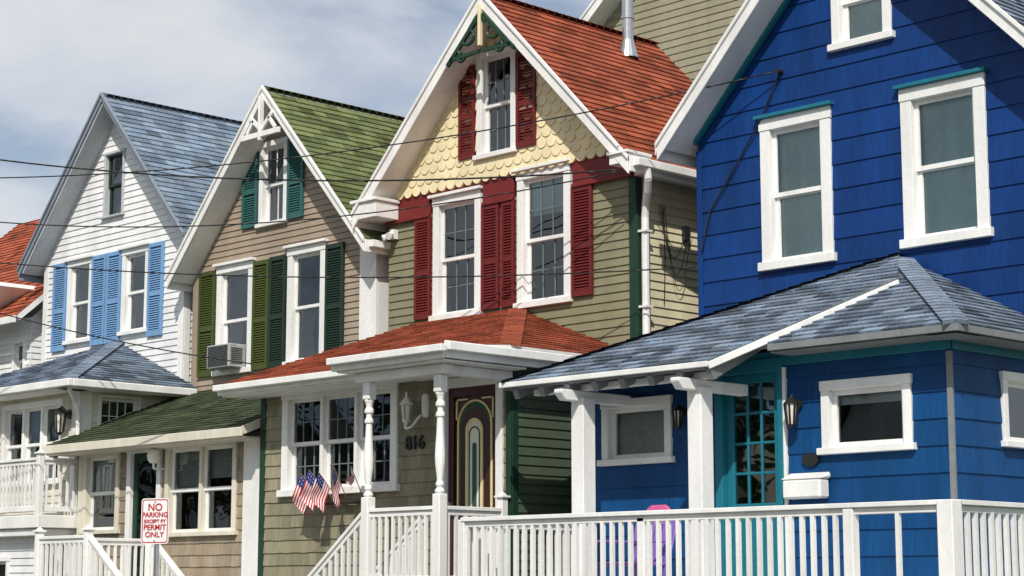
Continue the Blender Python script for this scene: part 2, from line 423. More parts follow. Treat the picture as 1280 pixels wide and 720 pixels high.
# first floor
y=16.5;fr=front(y);fx0,fx1=-31.1,-26.6
ops=[window(H,fr,-28.95,-27.05,3.25,4.62,tw=.09,panels=3,back='curtain'),window(H,fr,-30.9,-29.2,3.25,4.62,tw=.09,panels=2,back='curtain')]
wall(H,'porch_siding','offwhite',fr,[(fx0,1),(fx1,1),(fx1,4.85),(fx0,4.85)],ops)
sw=window(H,rside(fx1),16.82,17.62,4.02,4.68,tw=.05,style='fixed',grid=(4,2),sm='white',back='dark')
wall(H,'porch_side','offwhite',rside(fx1),[(y,1),(F,1),(F,4.85),(y,4.85)],[sw])
wall(H,'porch_side','offwhite',lside(fx0),[(-F,1),(-y,1),(-y,4.85),(-F,4.85)])
cornerboard(H,fx1,y,1,4.8,w=.2);
ap=(-28.6,18.46,5.85);rc=(-26.2,16.05,4.86);lc=(-31.3,16.05,4.86)
roof_plane(H,[lc,rc,ap],'roof_slate');roof_plane(H,[rc,(-26.2,18.46,4.86),ap],'roof_slate');roof_plane(H,[lc,ap,(-31.3,18.46,4.86)],'roof_slate')
ridge_cap(H,rc,ap,'roof_slate',drop=.1)
G=H.part('porch_gutter','white',bevel=.012);G.box(-31.3,-26.1,15.96,16.05,4.72,4.84);G.box(-26.2,-26.1,16.051,18.4,4.72,4.84)
G.box(-31.2,-26.3,16.08,16.5,4.70,4.75);G.box(-26.6,-26.22,16.08,18.4,4.70,4.75)
H.part('downspout','white').tube([(-26.3,16.1,4.7),(-26.5,16.35,4.5),(-26.52,16.42,4.3),(-26.52,16.42,1)],.035)
sconce(H,fr,-26.86,4.35,'black',1.5)
D=H.part('balcony_deck','white',bevel=.01);D.box(-31,-26.42,15.7,16.48,2.52,2.72);D.box(-30.95,-26.5,15.75,16.48,2.40,2.515)
railing(H,(-31,15.76,3.62),(-26.5,15.76,3.62),h=.8);railing(H,(-26.5,15.82,3.62),(-26.5,16.44,3.62),h=.8)
post(H,-26.5,15.76,2.72,3.66,.1);post(H,-28.62,15.76,2.72,3.88,.14)
wd=window(H,front(15.95),-29.6,-27.6,1.1,2.1,tw=.08,panels=2,style='fixed',grid=(2,2))
wall(H,'basement_wall','white_wall',front(15.95),[(-31,0),(-26.7,0),(-26.7,2.4),(-31,2.4)],[wd])
H.done()

# ================================================================== H2 tan house
H=Thing('tan_clapboard_house')
x0,x1,xc=-26.38,-21.72,-24.03;zr,half=9.50,2.52;ze=6.72;sl=(zr-ze)/half
fr=front(F);ops=[]
ops.append(window(H,fr,-24.63,-23.90,7.34,8.74,tw=.09,back='sheer',grid=(2,1)))
shutter(H,fr,-25.06,-24.66,7.38,8.68,'shutter_teal');shutter(H,fr,-23.87,-23.47,7.38,8.68,'shutter_teal')
for a,b,zt in((-25.72,-24.75,6.83),(-23.84,-22.90,6.90)):
    ops.append(window(H,fr,a,b,5.02,zt,tw=.12,back='sheer',crown='white'))
shutter(H,fr,-26.20,-25.76,5.04,6.78,'shutter_olive');shutter(H,fr,-24.72,-24.31,5.04,6.80,'shutter_olive')
shutter(H,fr,-24.28,-23.87,5.04,6.82,'shutter_dark');shutter(H,fr,-22.87,-22.44,5.06,6.84,'shutter_dark')
wall(H,'front_siding','tan_wall',fr,gablepoly(x0,x1,xc,4.3,6.8,zr,sl),ops,row=.1)
shell(H,x0,x1,F,27,1,6.6,'side_green')
backwall(H,x0,x1,27,1,6.6,xc,zr-.14,'tan_wall')
cornerboard(H,x1,F,4.3,6.75,w=.36);cornerboard(H,x0,F,4.3,6.7,left=True,mat='tan_wall')
gable_roof(H,xc,half,zr,ze,18.08,27.3,'roof_green',rake=.2)
T=H.part('gable_truss','white',bevel=.006);yy=18.02
T.bar((-24.03,yy,9.35),(-24.03,yy,8.62),.05,.09);T.bar((-24.52,yy,8.72),(-23.54,yy,8.72),.05,.09)
T.bar((-24.03,yy+.01,8.8),(-24.33,yy+.01,9.05),.04,.07);T.bar((-24.03,yy+.01,8.8),(-23.73,yy+.01,9.05),.04,.07)
T.bar((-24.40,yy+.01,8.78),(-24.22,yy+.01,8.98),.04,.06);T.bar((-23.66,yy+.01,8.78),(-23.84,yy+.01,8.98),.04,.06)
A=H.part('air_conditioner','ac_grey',bevel=.012);A.box(-25.54,-24.93,18.16,18.5,5.10,5.48)
g=H.part('air_conditioner_grille','black');
for i in range(14):g.box(-25.50,-24.97,18.152,18.159,5.13+i*.024,5.142+i*.024)
for i in range(9):g.box(-24.929,-24.922,18.20,18.42,5.16+i*.03,5.172+i*.03)
# first floor
y=16.4;fr=front(y);fx0,fx1=-26.35,-21.62
ops=[window(H,fr,-26.22,-25.22,2.42,3.70,tw=.09,tm='offwhite',back='blind',cov=.45),
     window(H,fr,-23.99,-22.23,2.34,3.72,tw=.09,tm='offwhite',panels=2,back='blind',cov=.5)]
ops.append((-24.98,-24.12,1.45,3.68))
wall(H,'porch_shingles','tan_shingle',fr,[(fx0,.2),(fx1,.2),(fx1,3.8),(fx0,3.8)],ops,SHG)
wall(H,'porch_side','side_green',rside(fx1),[(y,.2),(F,.2),(F,4.6),(y,3.75)])
wall(H,'porch_side','tan_wall',lside(fx0),[(-F,.2),(-y,.2),(-y,3.75),(-F,4.6)])
cornerboard(H,fx1,y,.2,3.78,w=.45);cornerboard(H,fx0,y,.2,3.78,w=.1,left=True,mat='offwhite')
T=H.part('door_frame','white',bevel=.005);T.lbox(fr,-25.0,-24.9,1.45,3.62,-.1,.05);T.lbox(fr,-24.2,-24.1,1.45,3.62,-.1,.05);T.lbox(fr,-25.02,-24.08,3.62,3.72,-.1,.055)
T=H.part('storm_door','dark_green');T.lbox(fr,-24.9,-24.8,1.45,3.62,-.06,-.02);T.lbox(fr,-24.3,-24.2,1.45,3.62,-.06,-.02);T.lbox(fr,-24.8,-24.3,3.5,3.62,-.06,-.02);T.lbox(fr,-24.8,-24.3,1.45,1.9,-.06,-.02)
H.part('window_glass','glass').lbox(fr,-24.8,-24.3,1.9,3.5,-.045,-.04)
H.part('window_interior','interior').lbox(fr,-24.9,-24.2,1.45,3.62,-.6,-.5)
H.part('door_curtain','curtain').lbox(fr,-24.78,-24.55,1.95,3.48,-.12,-.11)
roof_plane(H,[(-26.62,15.92,3.80),(-21.5,15.92,3.80),(-21.5,18.46,4.80),(-26.62,18.46,4.80)],'roof_dgreen')
T=H.part('porch_fascia','offwhite',bevel=.008);T.box(-26.64,-21.48,15.885,15.92,3.67,3.80);T.box(-26.62,-21.5,15.921,16.38,3.65,3.68)
T.bar((-26.64,15.9,3.75),(-26.64,18.44,4.75),.03,.12);T.bar((-21.47,15.9,3.75),(-21.47,18.44,4.75),.03,.12)
H.part('globe_lamp','lamp_glass',smooth=True).lathe(-24.05,16.2,[(.01,3.42),(.06,3.43),(.09,3.47),(.105,3.53),(.09,3.60),(.05,3.64),(.01,3.65)])
H.part('globe_lamp_arm','white').tube([(-24.05,16.38,3.35),(-24.05,16.2,3.35),(-24.05,16.2,3.43)],.018)
D=H.part('stoop','white',bevel=.01);D.box(-24.6,-23.0,14.45,16.38,1.36,1.45)
D.box(-24.55,-23.05,14.5,16.3,0.05,1.355)
for i in range(7):D.box(-23.0+i*.27,-22.72+i*.27,14.5,15.5,0,1.28-i*.18)
railing(H,(-24.3,14.5,2.33),(-23.07,14.5,2.33),h=.8);railing(H,(-23.02,14.5,2.33),(-21.2,14.5,1.02),h=.8)
railing(H,(-24.35,14.55,2.33),(-24.35,16.3,2.33),h=.8);railing(H,(-23.02,15.5,2.33),(-21.2,15.5,1.02),h=.8)
for a,b in((-24.33,14.5),(-23.05,14.5),(-23.05,15.5)):post(H,a,b,1.45,2.38,.1)
H.done()

# ================================================================== H3 olive victorian
H=Thing('olive_victorian_house')
x0,x1,xc=-21.42,-16.5,-18.93;zr,half=9.90,2.74;ze=7.10;sl=(zr-ze)/half
fr=front(F);ops=[]
frg=front(F-.05)
wg=window(H,frg,-19.45,-18.66,7.62,9.20,tw=.10,grid=(3,2),back='dark',sm='white',mm='muntin')
ops.append((wg[0],wg[1],wg[2],wg[3]))
shutter(H,frg,-19.81,-19.48,7.68,9.04,'shutter_red');shutter(H,frg,-18.63,-18.25,7.66,9.04,'shutter_red')
for a,b,z in((-20.42,-19.42,7.26),(-18.68,-17.66,7.38)):
    ops.append(window(H,fr,a,b,5.40,z-.05,tw=.12,grid=(3,2),back='dark' if a<-20 else 'shade',bm='shade_green',cov=.28,crown='white',mm='muntin'))
for a,b,z in((-20.80,-20.46,6.96),(-19.38,-19.03,6.96),(-18.98,-18.72,6.96),(-17.62,-17.24,6.96)):
    shutter(H,fr,a,b,5.46,z+.0,'shutter_red')
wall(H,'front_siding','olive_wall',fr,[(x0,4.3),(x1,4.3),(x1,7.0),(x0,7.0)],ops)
bd=H.part('red_band','red_trim',bevel=.006)
for a,b in((x0,-20.48),(-19.36,-18.74),(-17.60,x1)):
    bd.lbox(fr,a,b,6.975,7.34,0,.055);bd.lbox(fr,a,b,6.95,7.00,.056,.085)
bd.lbox(fr,-20.48,-19.36,7.265,7.34,0,.054)
gp=[(xc-(zr-.1-7.29)/sl,7.29),(xc+(zr-.1-7.29)/sl,7.29),(xc,zr-.10)]
tiles(H.part('fishscale_gable','cream',recalc=False),front(F-.06),gp,row=.15,tab=.185,thick=.03,ops=[wg],fish=True,jit=.07,v_start=7.29)
GB=H.part('gable_backing','cream')
def hz(z):return (zr-.12-z)/sl
GB.prism([frg(xc-hz(7.36),7.36,-.045),frg(xc+hz(7.36),7.36,-.045),frg(xc+hz(wg[2]),wg[2],-.045),frg(xc-hz(wg[2]),wg[2],-.045)],(0,-.02,0))
GB.prism([frg(xc-hz(wg[3]),wg[3],-.045),frg(xc+hz(wg[3]),wg[3],-.045),frg(xc,zr-.12,-.045)],(0,-.02,0))
GB.prism([frg(xc-hz(wg[2]),wg[2],-.045),frg(wg[0],wg[2],-.045),frg(wg[0],wg[3],-.045),frg(xc-hz(wg[3]),wg[3],-.045)],(0,-.02,0))
GB.prism([frg(wg[1],wg[2],-.045),frg(xc+hz(wg[2]),wg[2],-.045),frg(xc+hz(wg[3]),wg[3],-.045),frg(wg[1],wg[3],-.045)],(0,-.02,0))
wall(H,'side_siding','olive_side_sunlit',rside(x1),[(F,1),(21.6,1),(21.6,7.05),(F,7.05)],(),LAP)
wall(H,'side_siding_left','olive_wall',lside(x0),[(-21.6,1),(-F,1),(-F,7.05),(-21.6,7.05)],(),LAP)
backwall(H,x0,x1,21.6,1,7.1,xc,zr-.14,'olive_wall')
C=H.part('corner_board_dark','dark_green',bevel=.004);C.box(x1-.1,x1+.028,F-.032,F,4.3,6.94);C.box(x1,x1+.03,F+.001,F+.1,4.3,6.94)
gable_roof(H,xc,half,zr,ze,18.02,21.7,'roof_red',rake=.24,slab=.13)
fz=H.part('frieze','white',bevel=.005)
fz.box(xc-half-.02,-21.16,17.99,18.44,7.00,7.24);fz.box(xc-half-.04,-21.13,17.95,18.44,7.242,7.29)
fz.box(-16.5,xc+half+.02,17.99,18.44,7.02,7.14);fz.box(-16.52,xc+half+.04,17.95,18.44,7.142,7.18)
fz.box(xc+half-.28,xc+half,18.44,21.6,6.95,7.0)
# gable ornament
o=H.part('gable_ornament','dark_green');w=H.part('gable_ornament_post','cream',bevel=.005);yy=17.99
w.bar((xc,yy-.01,9.72),(xc,yy-.01,9.12),.05,.06)
for sg in(-1,1):
    for (rx,rz,rr_,a0,a1) in((.28,9.28,.20,20,330),(.52,9.08,.15,-40,250),(.12,9.52,.13,0,300),(.40,9.02,.09,90,420)):
        pts=[]
        for i in range(15):
            a=math.radians(a0+(a1-a0)*i/14);q=rr_*(1-.55*i/14)
            zz=rz+q*math.sin(a)*.8
            zz=min(zz,zr-.25-sl*abs(rx+q*math.cos(a)))
            pts.append((xc+sg*(rx+q*math.cos(a)),yy,zz))
        o.tube(pts,.024,6)
    o.bar((xc+sg*.03,yy,9.05),(xc+sg*.62,yy,9.03),.04,.05)
    o.bar((xc+sg*.05,yy,9.55),(xc+sg*.68,yy,8.96),.04,.06)
dn=H.part('downspout','white',smooth=False)
dn.tube([(-16.12,18.3,6.98),(-16.13,18.33,6.84),(-16.22,18.42,6.70),(-16.36,18.54,6.56),(-16.40,18.57,6.4),(-16.40,18.57,4.4)],.052,10)
for z in(6.2,5.2):dn.box(-16.47,-16.335,18.50,18.64,z,z+.03)
s=H.part('flood_lamp','white');s.box(-21.30,-21.2,18.38,18.47,6.72,6.86);s.cyl((-21.25,18.40,6.80),(-21.20,18.28,6.74),.035,10,.055);s.cyl((-21.25,18.40,6.78),(-21.33,18.28,6.72),.035,10,.055)
ww=H.part('side_cables','black')
for k in range(3):
    pts=[]
    for i in range(25):
        t=i/24;pts.append((-16.45+.02*k,18.9+.55*t+.03*k,6.62-(.55+.22*k)*math.sin(math.pi*t)-.25*t))
    ww.tube(pts,.005,5)
ww.tube([(-16.46,19.0,6.6),(-16.46,19.03,5.9),(-16.46,19.0,5.3)],.006,5)
ww.box(-16.48,-16.42,19.40,19.5,6.2,6.4)
vp=H.part('vent_pipe','metal',smooth=False);vp.cyl((-18.45,20.55,9.2),(-18.45,20.55,11.2),.085,16);vp.cyl((-18.45,20.55,9.35),(-18.45,20.55,9.62),.16,16,.09);vp.cyl((-18.45,20.55,9.95),(-18.45,20.55,10.0),.10,16)
# ---- first floor
y=16.2;fr=front(y)
ops=[window(H,fr,-20.93,-18.54,2.82,4.27,tw=.13,panels=3,grid=(3,2),sm='white',back='dark',mm='muntin')]
ops.append((-17.70,-16.66,1.6,4.16))
wall(H,'front_shingles','olive_shingle',fr,[(-21.4,.2),(x1,.2),(x1,4.36),(-21.4,4.36)],ops,SHG)
wall(H,'front_side_siding','side_green',rside(x1),[(y,.2),(F,.2),(F,4.4),(y,4.4)])
wall(H,'front_side_siding','olive_wall',lside(-21.4),[(-F,.2),(-y,.2),(-y,4.4),(-F,4.4)])
C.box(x1-.06,x1+.028,y-.03,y,.2,4.3);C.box(x1,x1+.03,y+.001,y+.1,.2,4.3)
C.box(-21.43,-21.32,y-.03,y,.2,4.3)
# door
T=H.part('door_frame','white',bevel=.006);T.lbox(fr,-17.74,-17.62,1.6,4.06,-.12,.05);T.lbox(fr,-16.72,-16.61,1.6,4.06,-.12,.05);T.lbox(fr,-17.76,-16.60,4.06,4.18,-.12,.056)
d=H.part('front_door','maroon',bevel=.004);d.lbox(fr,-17.62,-16.72,1.6,4.06,-.10,-.05)
d.lbox(fr,-17.62,-17.53,1.6,4.06,-.049,-.01);d.lbox(fr,-16.81,-16.72,1.6,4.06,-.049,-.01);d.lbox(fr,-17.53,-16.81,3.95,4.06,-.049,-.012);d.lbox(fr,-17.53,-16.81,1.6,1.75,-.049,-.012)
def stadium(cu,cz,w,h,n=12):
    r=w/2;p=[]
    for i in range(n+1):
        a=math.pi*i/n;p.append((cu+r*math.cos(a),cz+h/2-r+r*math.sin(a)))
    for i in range(n+1):
        a=math.pi+math.pi*i/n;p.append((cu+r*math.cos(a),cz-h/2+r+r*math.sin(a)))
    return p
def ring(part,fr,cu,cz,w,h,t,d0,d1):
    A=stadium(cu,cz,w,h);B=stadium(cu,cz,w-2*t,h-2*t);n=len(A)
    vs=[fr(a,b,d1) for a,b in A]+[fr(a,b,d1) for a,b in B]+[fr(a,b,d0) for a,b in A]+[fr(a,b,d0) for a,b in B]
    fs=[]
    for i in range(n):
        j=(i+1)%n;fs+=[(i,j,n+j,n+i),(2*n+i,2*n+j,j,i),(n+i,n+j,3*n+j,3*n+i)]
    part.add(vs,fs)
def disc(part,fr,cu,cz,w,h,d):
    A=stadium(cu,cz,w,h);part.add([fr(a,b,d) for a,b in A],[tuple(range(len(A)))])
cu=-17.17
yl=H.part('door_moulding','yellow',recalc=False);gn=H.part('door_inlay','door_green',recalc=False)
disc(gn,fr,cu,2.95,.58,1.86,-.046);ring(yl,fr,cu,2.95,.62,1.90,.022,-.048,-.03)
disc(H.part('door_panel','maroon',recalc=False),fr,cu,2.92,.51,1.78,-.043)
ring(yl,fr,cu,2.92,.30,1.5,.028,-.042,-.022);disc(H.part('door_glass','lamp_glass',recalc=False),fr,cu,2.92,.25,1.45,-.036)
ring(gn,fr,cu,2.92,.2,1.3,.018,-.035,-.028);disc(gn,fr,cu,2.92,.08,.9,-.033)
for sg in(-1,1):
    yl.lbox(fr,cu+sg*.325-.011,cu+sg*.325+.011,3.66,3.90,-.048,-.03);yl.lbox(fr,cu+sg*.22-.095,cu+sg*.22+.095,3.901,3.92,-.048,-.03)
    yl.lbox(fr,cu+sg*.325-.011,cu+sg*.325+.011,1.98,2.22,-.048,-.03)
H.part('door_knob','metal').cyl(fr(-17.56,2.62,-.01),fr(-17.56,2.62,.05),.03)
# white ornate wall lamp
L_=H.part('porch_lamp','white');G_=H.part('porch_lamp_glass','lamp_glass')
cx,cy=-18.2,16.02
L_.lathe(-18.0,16.17,[(.02,3.72),(.05,3.74),(.055,3.9),(.05,4.0),(.02,4.03)]);L_.tube([(-18.02,16.1,3.75),(-18.08,16.0,3.60),(-18.16,15.98,3.58),(cx,cy-.02,3.64)],.015)
L_.lathe(cx,cy,[(.01,4.05),(.015,4.0),(.03,3.97),(.085,3.90),(.09,3.885)]);G_.lathe(cx,cy,[(.075,3.879),(.05,3.70)],8);L_.lathe(cx,cy,[(.06,3.699),(.04,3.67),(.015,3.63),(.01,3.60)])
for i in range(6):
    a=i*math.pi/3;P=H.part('porch_lamp_bars','muntin');P.cyl((cx+.055*math.cos(a),cy+.055*math.sin(a),3.7),(cx+.08*math.cos(a),cy+.08*math.sin(a),3.88),.006,4)
# roofs of first floor
P1=(-20.85,18.46,5.40);P2=(-18.66,18.46,5.40);Lc=(-21.65,15.65,4.37)
roof_plane(H,[Lc,(-16.55,15.65,4.37),(-16.2,15.90,4.462),P2,P1],'roof_red',.09)
roof_plane(H,[(-16.2,15.90,4.462),(-16.2,18.46,4.462),P2],'roof_red',.09)
roof_plane(H,[Lc,P1,(-21.65,18.46,4.37)],'roof_red',.09)
ridge_cap(H,(-16.2,15.9,4.46),P2,'roof_red',drop=.1)
roof_plane(H,[(-18.15,14.83,4.37),(-16.2,14.83,4.37),(-16.2,16.0,4.475),(-18.15,16.0,4.475)],'roof_red',.06)
e=H.part('porch_fascia','white',bevel=.008)
e.box(-21.67,-18.19,15.60,15.645,4.22,4.36);e.box(-21.66,-18.19,15.51,15.598,4.27,4.355)
e.box(-21.62,-18.1,15.646,16.18,4.20,4.23)
e.box(-18.19,-16.17,14.78,14.825,4.21,4.37);e.box(-18.18,-16.10,14.69,14.778,4.28,4.365)
e.box(-18.19,-18.15,14.826,15.60,4.21,4.36)
e.box(-16.2,-16.165,14.826,18.44,4.22,4.42);e.box(-16.163,-16.07,14.80,18.44,4.30,4.40)
e.box(-18.14,-16.21,14.83,16.19,4.19,4.215)
e.box(-18.0,-16.38,14.99,15.15,4.07,4.185);e.box(-16.58,-16.44,15.151,16.18,4.07,4.185)
def turned(H,cx,cy,z0,z1):
    P=H.part('turned_post','white',smooth=False)
    Q=H.part('turned_post_blocks','white',bevel=.01)
    Q.box(cx-.065,cx+.065,cy-.065,cy+.065,z0,2.68);Q.box(cx-.062,cx+.062,cy-.062,cy+.062,3.86,z1)
    pr=[(.045,2.68),(.06,2.70),(.06,2.72),(.035,2.75),(.05,2.78),(.05,2.80),(.035,2.83),(.042,2.90),(.058,3.02),(.062,3.12),(.055,3.25),(.045,3.4),(.040,3.52),(.038,3.56),(.055,3.58),(.055,3.61),(.036,3.64),(.036,3.68),(.056,3.70),(.058,3.73),(.036,3.77),(.045,3.81),(.058,3.84),(.058,3.86)]
    P.lathe(cx,cy,pr,16)
turned(H,-17.8,15.07,1.6,4.068);turned(H,-16.52,15.07,1.6,4.068)
post(H,-16.52,16.08,1.6,2.66,.10)
railing(H,(-17.74,15.07,2.55),(-16.58,15.07,2.55),h=.85);railing(H,(-16.52,15.13,2.55),(-16.52,16.03,2.55),h=.85)
railing(H,(-17.86,15.07,2.53),(-19.95,15.07,.97),h=.85);railing(H,(-17.86,16.05,2.53),(-19.95,16.05,.97),h=.85)
D=H.part('porch_deck','concrete');D.box(-17.9,-16.45,15.0,16.19,1.5,1.6);D.box(-17.85,-16.5,15.05,16.15,0,1.499)
for i in range(8):D.box(-18.17-i*.27,-17.9-i*.27,15.1,16.1,0,1.43-i*.185)
H.done()
def text(name,body,size,loc,rot,mat,parent=None,ext=.004,align='CENTER',off=0,sp=1.):
    t=bpy.data.curves.new(name,'FONT');t.body=body;t.size=size;t.extrude=ext;t.align_x=align;t.offset=off;t.space_character=sp
    t.materials.append(MATS[mat])
    o=bpy.data.objects.new(name,t);COL.objects.link(o)
    bpy.context.view_layer.update()
    me=bpy.data.meshes.new_from_object(o.evaluated_get(bpy.context.evaluated_depsgraph_get()))
    at=me.color_attributes.get('tint') or me.color_attributes.new('tint','FLOAT_COLOR','POINT')
    at.data.foreach_set('color',[1.0]*(4*len(me.vertices)))
    ob=bpy.data.objects.new(name,me);COL.objects.link(ob);ob.location=loc;ob.rotation_euler=rot;ob.parent=parent
    bpy.data.objects.remove(o);return ob
text('house_number','816',.24,(-18.2,16.17,3.34),(math.pi/2,0,0),'black',H.e,.012,off=.004)

# ================================================================== H4 blue house
H=Thing('blue_shingle_house')
x0,x1,xc=-15.42,-10.3,-12.86;zr,half=10.05,2.80;ze=7.17;sl=(zr-ze)/half
fr=front(F);ops=[]
ops.append(window(H,fr,-13.28,-12.43,7.98,9.2,tw=.12,back='shade',bm='shade_green',cov=1,sw=.055))
for a,b,za in((-14.40,-13.34,5.43),(-12.34,-11.22,5.45)):
    ops.append(window(H,fr,a,b,za,7.33,tw=.15,back='shade',bm='shade_green',cov=1,crown='teal',sw=.055))
wall(H,'front_shingles','blue_wall',fr,gablepoly(x0,x1,xc,3.9,7,zr,sl),ops,BLU)
shell(H,x0,x1,F,27,1,7.1,'blue_wall',BLU)
backwall(H,x0,x1,27,1,7.1,xc,zr-.14,'blue_wall')
gable_roof(H,xc,half,zr,ze,18.02,27.3,'roof_slate',rake=.22,under='white')
tt=H.part('rake_inner_trim','teal',bevel=.004)
for sg in(-1,1):
    tt.prism([(xc,18.40,zr-.12),(xc+sg*2.56,18.40,zr-.12-sl*2.56),(xc+sg*2.56,18.40,zr-.24-sl*2.56),(xc,18.40,zr-.24)],(0,.075,0))
C=H.part('corner_board_blue','blue_wall',bevel=.004);C.box(x0-.02,x0+.06,F-.028,F,3.9,7.1)
# first floor
y=16.4;fr=front(y);fx0,fx1=-15.38,-10.47
ops=[window(H,fr,-15.16,-14.10,2.99,3.75,tw=.10,style='fixed',back='shade',bm='blind',cov=1,sw=.055),
     window(H,fr,-12.03,-10.92,2.97,3.74,tw=.10,style='fixed',back='shade',bm='curtain',cov=.22,sw=.055)]
ops.append((-13.44,-12.52,1.45,4.03))
wall(H,'porch_wall','blue_wall_low',fr,[(fx0,.3),(fx1,.3),(fx1,4.12),(fx0,4.12)],ops,BLU,row=.27)
so=window(H,rside(fx1),17.30,18.25,3.02,3.80,tw=.09,style='fixed',back='dark',sw=.055)
wall(H,'porch_wall','blue_wall_low',rside(fx1),[(y,.3),(F,.3),(F,4.12),(y,4.12)],[so],BLU,row=.27)
wall(H,'porch_wall','blue_wall_low',lside(fx0),[(-F,.3),(-y,.3),(-y,3.9),(-F,3.9)],(),BLU)
for f_,a,b in((fr,fx0,fx1+.03),(rside(fx1),y,F)):
    tt.lbox(f_,a,b,3.95,4.11,.02,.034)
cb=H.part('corner_strip','rafter_grey');cb.box(fx1-.03,fx1+.03,y-.03,y+.0,.3,3.93)
cb2=H.part('door_side_trim','white');cb2.lbox(fr,-12.53,-12.49,1.45,3.93,0,.04)
# door teal
T=H.part('door_frame','teal',bevel=.005);T.lbox(fr,-13.46,-13.36,1.45,3.9,-.12,.05);T.lbox(fr,-12.60,-12.532,1.45,3.9,-.12,.05);T.lbox(fr,-13.46,-12.532,3.9,4.04,-.12,.052)
dd=H.part('front_door','teal',bevel=.004)
a0,a1=-13.36,-12.60
dd.lbox(fr,a0,a0+.1,1.45,3.9,-.08,-.03);dd.lbox(fr,a1-.1,a1,1.45,3.9,-.08,-.03);dd.lbox(fr,a0+.1,a1-.1,3.8,3.9,-.08,-.032);dd.lbox(fr,a0+.1,a1-.1,1.45,2.5,-.08,-.032)
for i in(1,2):
    x=a0+.1+(a1-a0-.2)*i/3;dd.lbox(fr,x-.014,x+.014,2.5,3.8,-.07,-.04)
for i in(1,2,3):
    z=2.5+1.3*i/4;dd.lbox(fr,a0+.1,a1-.1,z-.014,z+.014,-.072,-.042)
H.part('window_glass','glass').lbox(fr,a0+.1,a1-.1,2.5,3.8,-.06,-.056)
H.part('window_interior','interior').lbox(fr,a0,a1,1.45,3.9,-.6,-.5)
H.part('mail_slot','metal').lbox(fr,-13.12,-12.84,2.38,2.46,-.03,-.015)
sconce(H,fr,-13.92,3.55,'black',.9);sconce(H,fr,-12.33,3.52,'black',1.1)
mb=H.part('mailbox','white',bevel=.02);mb.lbox(fr,-12.44,-11.95,2.52,2.72,.03,.20);mb.prism([fr(-12.46,2.722,.02),fr(-12.46,2.722,.22),fr(-12.46,2.80,.02)],(.53,0,0))
pq=H.part('oval_plaque','black');
vs=[fr(-12.18+.11*math.cos(i*math.pi/10),2.93+.07*math.sin(i*math.pi/10),.05) for i in range(20)];pq.prism(vs,(0,.02,0))
# porch roof
A_=(-12.42,18.46,5.40);Lf=(-15.78,15.35,3.93);Cf=(-12.72,15.35,3.93)
def zf(y):return 3.93+(y-15.35)*(5.40-3.93)/(18.46-15.35)
Df=(-11.80,17.5,zf(17.5))
roof_plane(H,[Lf,Cf,Df,A_],'roof_slate',.09,'rafter_grey')
roof_plane(H,[Lf,A_,(-15.78,18.46,3.93)],'roof_slate',.09,'rafter_grey')
Rf=(-10.12,15.98,4.14);A2=(-12.38,18.46,5.345)
roof_plane(H,[(-12.6,15.98,4.14),Rf,A2,(-12.6,18.46,5.345)],'roof_slate',.05,'rafter_grey')
roof_plane(H,[Rf,(-10.12,18.46,4.14),A2],'roof_slate',.05,'rafter_grey')
ridge_cap(H,Rf,A2,'roof_slate',drop=.1)
ridge_cap(H,Lf,A_,'roof_slate',drop=.1)
e=H.part('porch_fascia','white',bevel=.006)
e.bar((-15.80,15.33,3.90),(-12.70,15.33,3.90),.03,.06)
e.bar(Vector(Cf)+Vector((.02,-.01,-.05)),Vector(Df)+Vector((.02,0,-.06)),.03,.075)
ef=H.part('eave_edge','rafter_grey',bevel=.004)
ef.box(-12.4,-10.09,15.95,15.98,4.06,4.13);ef.box(-10.12,-10.09,15.98,18.4,4.06,4.13)
ef.box(-12.4,-10.13,16.0,16.4,4.04,4.06);ef.box(-10.47,-10.13,16.0,18.4,4.038,4.058)
rf=H.part('rafter_tails','rafter_grey',bevel=.004)
for i in range(8):
    x=-15.6+i*.41;rf.bar((x,15.40,zf(15.40)-.16),(x,16.4,zf(16.4)-.16),.08,.12)
pb=H.part('porch_beams','white',bevel=.008)
for x in(-14.76,-13.06):
    pb.box(x-.095,x+.095,15.53,15.73,1.45,3.70)
    pb.prism([(x-.06,15.22,3.74),(x-.06,15.30,3.66),(x-.06,16.38,3.66),(x-.06,16.38,3.78),(x-.06,15.22,3.78)],(.12,0,0))
pb.box(-15.5,-12.85,15.58,15.68,3.781,3.86)
# deck
D=H.part('deck','white',bevel=.01);D.box(-15.5,-9.25,14.48,16.38,1.32,1.45);D.box(-10.46,-9.25,16.381,20,1.32,1.45)
D.box(-15.45,-9.3,14.52,14.6,.05,1.319);D.box(-9.4,-9.32,14.6,20,.05,1.319)
railing(H,(-15.5,14.5,2.37),(-10.34,14.5,2.37),h=.82,gap=.125,tw=.12,bw=.04)
railing(H,(-10.34,14.5,2.37),(-9.36,14.5,2.37),h=.82,gap=3,tw=.12,bw=.04)
railing(H,(-9.3,14.56,2.37),(-9.3,19.9,2.37),h=.82,gap=.125,tw=.12,bw=.04)
railing(H,(-15.5,14.56,2.37),(-15.5,16.3,2.37),h=.82,gap=.125,tw=.10,bw=.04)
post(H,-15.5,14.5,1.45,2.34,.1,False);post(H,-9.32,14.5,.6,2.36,.16,False);post(H,-10.36,14.5,.6,2.31,.11,False);post(H,-12.9,14.53,1.45,2.3,.1,False)
cbl=H.part('service_cable','black')
cbl.tube([(-14.05,18.44,7.88),(-14.35,18.44,7.35),(-14.75,18.45,6.85),(-15.2,18.45,6.3),(-15.35,18.45,5.8)],.011,6)
cbl.cyl((-14.05,18.47,7.88),(-14.05,18.38,7.88),.03)
H.done()

